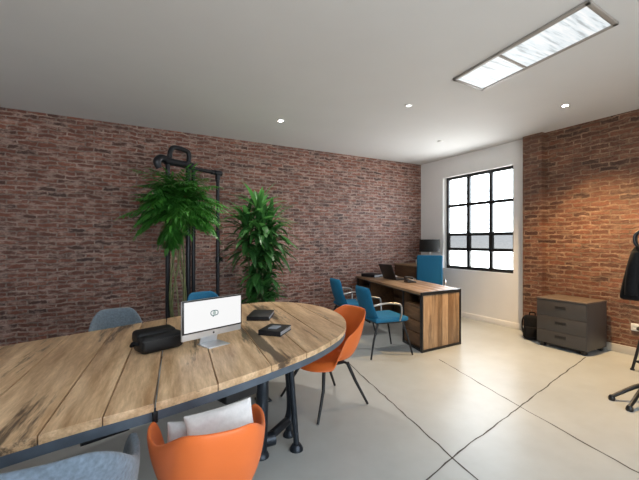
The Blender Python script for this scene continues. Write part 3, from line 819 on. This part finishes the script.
# ------------------------------------------------------------------ blue visitor chairs
def visitor_chair(loc, rz, label):
    t = thing('visitor_chair', loc, label, 'chair', rz, 'blue visitor chairs at the desk')
    b = MB(); P = []
    n = 12
    b.box((0, .02, .445), (.46, .46, .06), .026, seg=4); b.build('seat', 'blue', t, 60)
    top, bot = [], []
    for i in range(n+1):
        v = i/n; z = .44+.415*v; y0 = -.19-.125*v-.02*math.sin(PI*v); hw = .225-.02*v-.03*max(0, v-.85)/.15
        r1, r2 = [], []
        for j in range(n+1):
            u = 2*j/n-1; y = y0+.045*u*u
            th = .021*(max(0, 1-abs(u)**6)*max(0, 1-abs(2*v-1)**8))**.5
            zz = z-.012*max(0, v-.8)/.2*u*u
            r1.append(Vector((u*hw, y+th, zz))); r2.append(Vector((u*hw, y-th, zz)))
        top.append(r1); bot.append(r2)
    b = MB(); b.grid(top); b.grid(bot); bmesh.ops.remove_doubles(b.bm, verts=b.bm.verts, dist=.0004)
    b.build('backrest', 'blue', t, 70, mods=[('SUBSURF', dict(levels=1, render_levels=1))])
    b = MB()
    b.tube([(-.19, -.17, .408), (.19, -.17, .408), (.20, .20, .408), (-.20, .20, .408)], .011, 10, closed=True)
    b.build('seat_frame', 'black_steel', t)
    for sx in (-1, 1):
        for sy in (-1, 1):
            b = MB(); b.tube([(sx*.19, sy*.17+.01, .415), (sx*.225, sy*.235, .22), (sx*.25, sy*.285, .004)], [.0145, .013, .011], 10); b.build('leg', 'black_steel', t)
        b = MB(); b.tube([(sx*.235, -.24, .63), (sx*.25, -.10, .655), (sx*.255, .05, .645), (sx*.255, .12, .615), (sx*.25, .13, .52), (sx*.225, .12, .43)], .0125, 10, smooth=4); b.build('armrest', 'chrome', t)
    return t
visitor_chair((2.90, 3.62, 0), face_dir(1, -.16), 'blue armchair with chrome arms at the desk, nearer of the two visitor chairs')
visitor_chair((3.10, 4.60, 0), face_dir(1, -.14), 'blue armchair with chrome arms at the desk, nearer the brick wall')

# office chair behind the desk
t = thing('office_chair', (4.70, 4.58, 0), 'blue high-backed office chair behind the desk in front of the window', 'chair', face_dir(-.75, -.65))
b = MB(); b.box((0, .02, .49), (.48, .47, .08), .035, seg=4); b.build('seat', 'blue', t, 60)
b = MB(); b.box((0, -.235, .845), (.45, .07, .60), .032, Matrix.Rotation(.10, 3, 'X'), seg=4); b.build('backrest', 'blue', t, 60)
b = MB(); b.box((0, -.24, .62), (.06, .03, .22), .008); b.tube([(0, 0, .09), (0, 0, .45)], .028, 14); b.box((0, -.1, .435), (.10, .30, .03), .008); b.build('column', 'black_steel', t)
for sx in (-1, 1):
    b = MB(); b.tube([(sx*.25, -.24, .70), (sx*.27, -.12, .72), (sx*.275, .10, .715), (sx*.27, .14, .66), (sx*.24, .10, .47)], .014, 10, smooth=4); b.build('armrest', 'chrome', t)
for k in range(5):
    a = 2*PI*k/5+.3; c, s = math.cos(a), math.sin(a)
    b = MB(); b.tube([(0, 0, .10), (c*.26, s*.26, .075)], [.024, .014], 10); o = b.build('base_leg', 'chrome', t)
    b = MB(); b.tube([(c*.26-s*.014, s*.26+c*.014, .03), (c*.26+s*.014, s*.26-c*.014, .03)], .0295, 16); b.tube([(c*.26, s*.26, .03), (c*.26, s*.26, .08)], .008, 8); b.build('caster', 'black_plastic', o)

# sideboard + lamp in the corner
t = thing('sideboard', (4.80, 5.0, 0), 'tall wooden sideboard in the corner behind the desk, carrying the black lamp', 'sideboard')
b = MB(); b.span((.015, .02, .0), (.665, .595, .925), .004); b.build('body', 'dark_wood', t)
b = MB(); b._attr(); b.span((0, 0, .925), (.68, .60, .955), .004, True); b.build('top', 'desk_top', t)
for k in range(2):
    b = MB(); b.span((.025+.318*k, 0.003, .06), (.335+.318*k, .022, .91), .004); d = b.build('door', 'dark_wood', t)
    b = MB(); x = .30+.07*k; b.tube([(x, -.01, .45), (x, -.01, .60)], .006, 8); b.tube([(x, -.01, .47), (x, .006, .47)], .005, 8); b.tube([(x, -.01, .58), (x, .006, .58)], .005, 8); b.build('handle', 'black_steel', d)
t = thing('table_lamp', (5.29, 5.13, .955), 'table lamp with black drum shade by the window corner', 'lamp')
b = MB(); b.lathe([(.0, 0), (.085, 0), (.085, .015), (.02, .025), (.011, .04), (.011, .40), (.0, .40)], 28, caps=False); bmesh.ops.remove_doubles(b.bm, verts=b.bm.verts, dist=1e-5); b.build('stand', 'alu', t)
b = MB(); b.lathe([(.20, .235), (.188, .475), (.183, .475), (.195, .235), (.20, .235)], 40, caps=False); b.tube([(-.185, 0, .40), (.185, 0, .40)], .004, 6); b.tube([(0, -.185, .40), (0, .185, .40)], .004, 6); b.build('lamp_shade', 'lamp_shade', t)
b = MB(); b.lathe([(.0, .30), (.02, .31), (.03, .345), (.02, .38), (.012, .40)], 20, caps=False); b.build('bulb', 'trim_white', t)
b = MB(); b.lathe([(.0, 0), (.030, 0), (.034, .085), (.030, .088), (.026, .01), (0, .01)], 24, caps=False); bmesh.ops.remove_doubles(b.bm, verts=b.bm.verts, dist=1e-5)
o = b.build('cup', 'paper'); o.location = (4.97, 5.13, .9555); tag(o, 'small white cup on the sideboard left of the lamp', 'cup')

# ------------------------------------------------------------------ drawer cabinet + backpack
t = thing('drawer_cabinet', (4.93, 2.255, 0), 'dark taupe three-drawer cabinet standing against the right brick wall', 'cabinet', 0)
sk = Matrix(((1, 0), (0, 1)))
b = MB(); b.span((.02, .0, .055), (.49, .60, .63), .004); b.build('body', 'cabinet', t)
b = MB(); b.span((-.004, -.006, .63), (.494, .606, .648), .004); b.build('top', 'cabinet_top', t)
for z0, z1 in ((.062, .227), (.230, .412), (.415, .627)):
    b = MB(); b.span((0, .003, z0), (.022, .597, z1), .0025); d = b.build('drawer', 'cabinet', t)
    b = MB(); zc = (z0+z1)/2+.02; b.span((-.008, .235, zc-.018), (.004, .365, zc+.018), .004); b.build('handle', 'black_plastic', d)
for yy in (.03, .52):
    for xx in (.03, .42):
        b = MB(); b.span((xx, yy, 0), (xx+.06, yy+.05, .057), .004); b.build('foot', 'black_plastic', t)
b = MB(); b.span((.06, .06, .03), (.44, .54, .056)); b.build('plinth', 'black_plastic', t)

t = thing('backpack', (5.16, 3.05, 0), 'black backpack on the floor between the drawer cabinet and the window wall', 'backpack', face_dir(-.8, -.45))
b = MB(); b.hexa([(-.12, -.08, 0), (.12, -.08, 0), (.12, .07, 0), (-.12, .07, 0), (-.105, -.07, .335), (.105, -.07, .335), (.105, .04, .335), (-.105, .04, .335)], .045, seg=4); b.build('body', 'black_fabric', t, 60)
b = MB(); b.hexa([(-.095, .05, .02), (.095, .05, .02), (.095, .115, .02), (-.095, .115, .02), (-.09, .05, .185), (.09, .05, .185), (.09, .095, .185), (-.09, .095, .185)], .022, seg=3); b.build('pocket', 'black_fabric', t, 60)
b = MB(); b.tube([(-.035, -.03, .325), (-.03, -.03, .37), (.03, -.03, .37), (.035, -.03, .325)], .008, 8, smooth=4); b.build('grab_loop', 'black_fabric', t)
for sx in (-1, 1):
    b = MB(); b.tube([(sx*.09, -.06, .31), (sx*.125, -.085, .25), (sx*.13, -.08, .13), (sx*.105, -.06, .04)], .010, 8, smooth=5); b.build('shoulder_strap', 'black_fabric', t)

# ------------------------------------------------------------------ coat stand with coat, at the right edge of the view
sx0, sy0 = 4.06, 1.39
t = thing('coat_stand', (sx0, sy0, 0), 'black coat stand with splayed feet at the right edge, coat hanging on it', 'coat stand')
b = MB(); b.tube([(0, 0, .10), (0, 0, 1.62)], .017, 14); b.lathe([(.0, 1.62), (.026, 1.63), (.03, 1.65), (.02, 1.675), (0, 1.68)], 16, caps=False); b.build('pole', 'black_steel', t)
for k, (dx, dy) in enumerate(((-.27, .15), (-.385, -.02), (-.02, -.40), (.34, -.08), (.36, .10))):
    b = MB(); b.tube([(0, 0, .13), (dx*.35, dy*.35, .115), (dx, dy, .03)], [.022, .019, .015], 10, smooth=3); o = b.build('base_leg', 'black_steel', t)
    b = MB(); b.lathe([(.022, 0), (.027, .008), (.024, .03), (.014, .045)], 16, (dx, dy, 0)); b.build('foot', 'black_plastic', o)
for k in range(4):
    a = 2.6+k*PI/2; c, s = math.cos(a), math.sin(a)
    b = MB(); b.tube([(c*.015, s*.015, 1.36), (c*.06, s*.06, 1.34), (c*.105, s*.105, 1.38), (c*.105, s*.105, 1.45), (c*.06, s*.06, 1.49)], [.010, .010, .009, .009, .011], 10, smooth=4); b.build('hook', 'black_steel', t)
# coat
b = MB(); rings = []
prof = [(1.375, .035, .03), (1.35, .075, .055), (1.30, .105, .07), (1.22, .125, .085), (1.12, .15, .10), (1.0, .175, .115), (.92, .192, .125), (.885, .188, .122), (.88, .15, .095)]
for z, a, c in prof:
    row = []
    for j in range(48):
        th = 2*PI*j/48; f = 1+.05*math.sin(6*th+z*3)*(1.4-z)*2
        row.append(Vector((a*math.cos(th)*f, c*math.sin(th)*f, z)))
    rings.append(row)
b.grid(rings, True)
o = b.build('coat', 'black_fabric', None, 180, mods=[('SOLIDIFY', dict(thickness=.008, offset=-1)), ('SUBSURF', dict(levels=1, render_levels=1))])
o.location = (sx0-.02, sy0+.01, 0); o.rotation_euler = (0, 0, math.radians(-29)); tag(o, 'black coat hanging from the coat stand at the right edge', 'coat')
b = MB()
b.tube([(-.10, -.03, 1.30), (-.145, -.055, 1.18), (-.165, -.06, 1.02), (-.17, -.06, .93)], [.03, .042, .045, .043], 12, smooth=4); b.build('sleeve', 'black_fabric', o, 180)

# stool by the wall, only a leg of it in view
t = thing('metal_stool', (4.92, 1.60, 0), 'black metal stool leg showing at the right edge before the brick wall', 'stool')
b = MB(); b.lathe([(.0, .44), (.15, .44), (.165, .45), (.165, .465), (.15, .475), (0, .475)], 28, caps=False); bmesh.ops.remove_doubles(b.bm, verts=b.bm.verts, dist=1e-5); b.build('seat', 'black_steel', t)
for (dx, dy) in ((-.05, .19), (-.19, -.05), (.05, -.19), (.19, .05)):
    b = MB(); b.tube([(dx*.55, dy*.55, .445), (dx, dy, .012)], [.016, .013], 10); b.lathe([(.02, 0), (.022, .006), (.016, .02)], 14, (dx, dy, 0)); b.build('leg', 'black_steel', t)
b = MB(); b.tube([(-.045, .17, .10), (-.17, -.045, .10), (.045, -.17, .10), (.17, .045, .10)], .008, 8, closed=True); b.build('rung', 'black_steel', t)

# socket on the right wall
t = thing('wall_socket', (5.50, 1.99, .35), 'white wall socket low on the right brick wall near the coat stand', 'socket')
b = MB(); b.span((-.012, -.045, -.045), (.0, .045, .045), .008, seg=3); b.build('plate', 'socket', t)
b = MB(); b.lathe([(.0, -.013), (.024, -.013), (.026, -.020), (.020, -.020), (.018, -.014), (0, -.014)], 20, axis='X', caps=False); bmesh.ops.remove_doubles(b.bm, verts=b.bm.verts, dist=1e-5); b.build('outlet', 'socket', t)

# ------------------------------------------------------------------ light, sky, camera
w = bpy.data.worlds.new('sky'); sc.world = w; w.use_nodes = True
bg = w.node_tree.nodes['Background']; bg.inputs[1].default_value = 4.
wt = w.node_tree; tcw = wt.nodes.new('ShaderNodeTexCoord'); sx_ = wt.nodes.new('ShaderNodeSeparateXYZ'); wt.links.new(tcw.outputs['Generated'], sx_.inputs[0])
# bright overcast sky above; glow below the horizon added to light the ceiling
wr = ramp(wt, math_node(wt, 'MULTIPLY_ADD', sx_.outputs[2], .5), [(.46, (1.15, 1.15, 1.13)), (.52, (.89, .97, 1.05))])
# sky brightness raised on the window side, added to light the brick wall
window_side_gain = ramp(wt, sx_.outputs[0], [(.35, (1, 1, 1)), (.85, (2.2, 2.2, 2.2))])
wt.links.new(mixcol(wt, 1., wr, window_side_gain, 'MULTIPLY'), bg.inputs[0])
def portal(name, loc, rot, sx, sy):
    L = bpy.data.lights.new(name, 'AREA'); L.shape = 'RECTANGLE'; L.size = sx; L.size_y = sy; L.cycles.is_portal = True
    o = bpy.data.objects.new(name, L); COL.objects.link(o); o.location = loc; o.rotation_euler = rot
portal('window_portal', (5.70, (WY0+WY1)/2, (WZ0+WZ1)/2), (0, math.radians(90), 0), WZ1-WZ0, WY1-WY0)
for a, c in FO: portal('window_portal', ((a+c)/2, YF-.16, 1.575), (math.radians(90), 0, 0), c-a, 2.55)
def spot(loc, watt, col, ang=110, blend=.8):
    L = bpy.data.lights.new('downlight_beam', 'SPOT'); L.energy = watt; L.color = col; L.spot_size = math.radians(ang); L.spot_blend = blend; L.shadow_soft_size = .03
    o = bpy.data.objects.new('downlight_beam', L); COL.objects.link(o); o.location = (loc[0], loc[1], loc[2]-.03)
spot((1.86, 4.43, H), 60, (1, .93, .84)); spot((4.58, 2.32, H), 240, (1, .66, .32)); spot((2.97, 3.21, H), 10, (1, .95, .9))

cam = bpy.data.cameras.new('camera'); co = bpy.data.objects.new('camera', cam); COL.objects.link(co); sc.camera = co
co.location = (0, 0, 1.4); co.rotation_euler = (math.radians(90), 0, -math.radians(28.9))
cam.sensor_fit = 'HORIZONTAL'; cam.sensor_width = 36; cam.lens = 36*361/639; cam.shift_y = 1/639; cam.clip_start = .02
sc.view_settings.view_transform = 'Standard'; sc.view_settings.look = 'None'; sc.view_settings.gamma = 1; sc.view_settings.exposure = .85; sc.view_settings.use_curve_mapping = False
sc.cycles.use_denoising = True
sc.cycles.max_bounces = 10; sc.cycles.diffuse_bounces = 6; sc.cycles.transparent_max_bounces = 12
sc.cycles.sample_clamp_indirect = 2.5; sc.cycles.blur_glossy = 1.; sc.cycles.denoising_prefilter = 'ACCURATE'
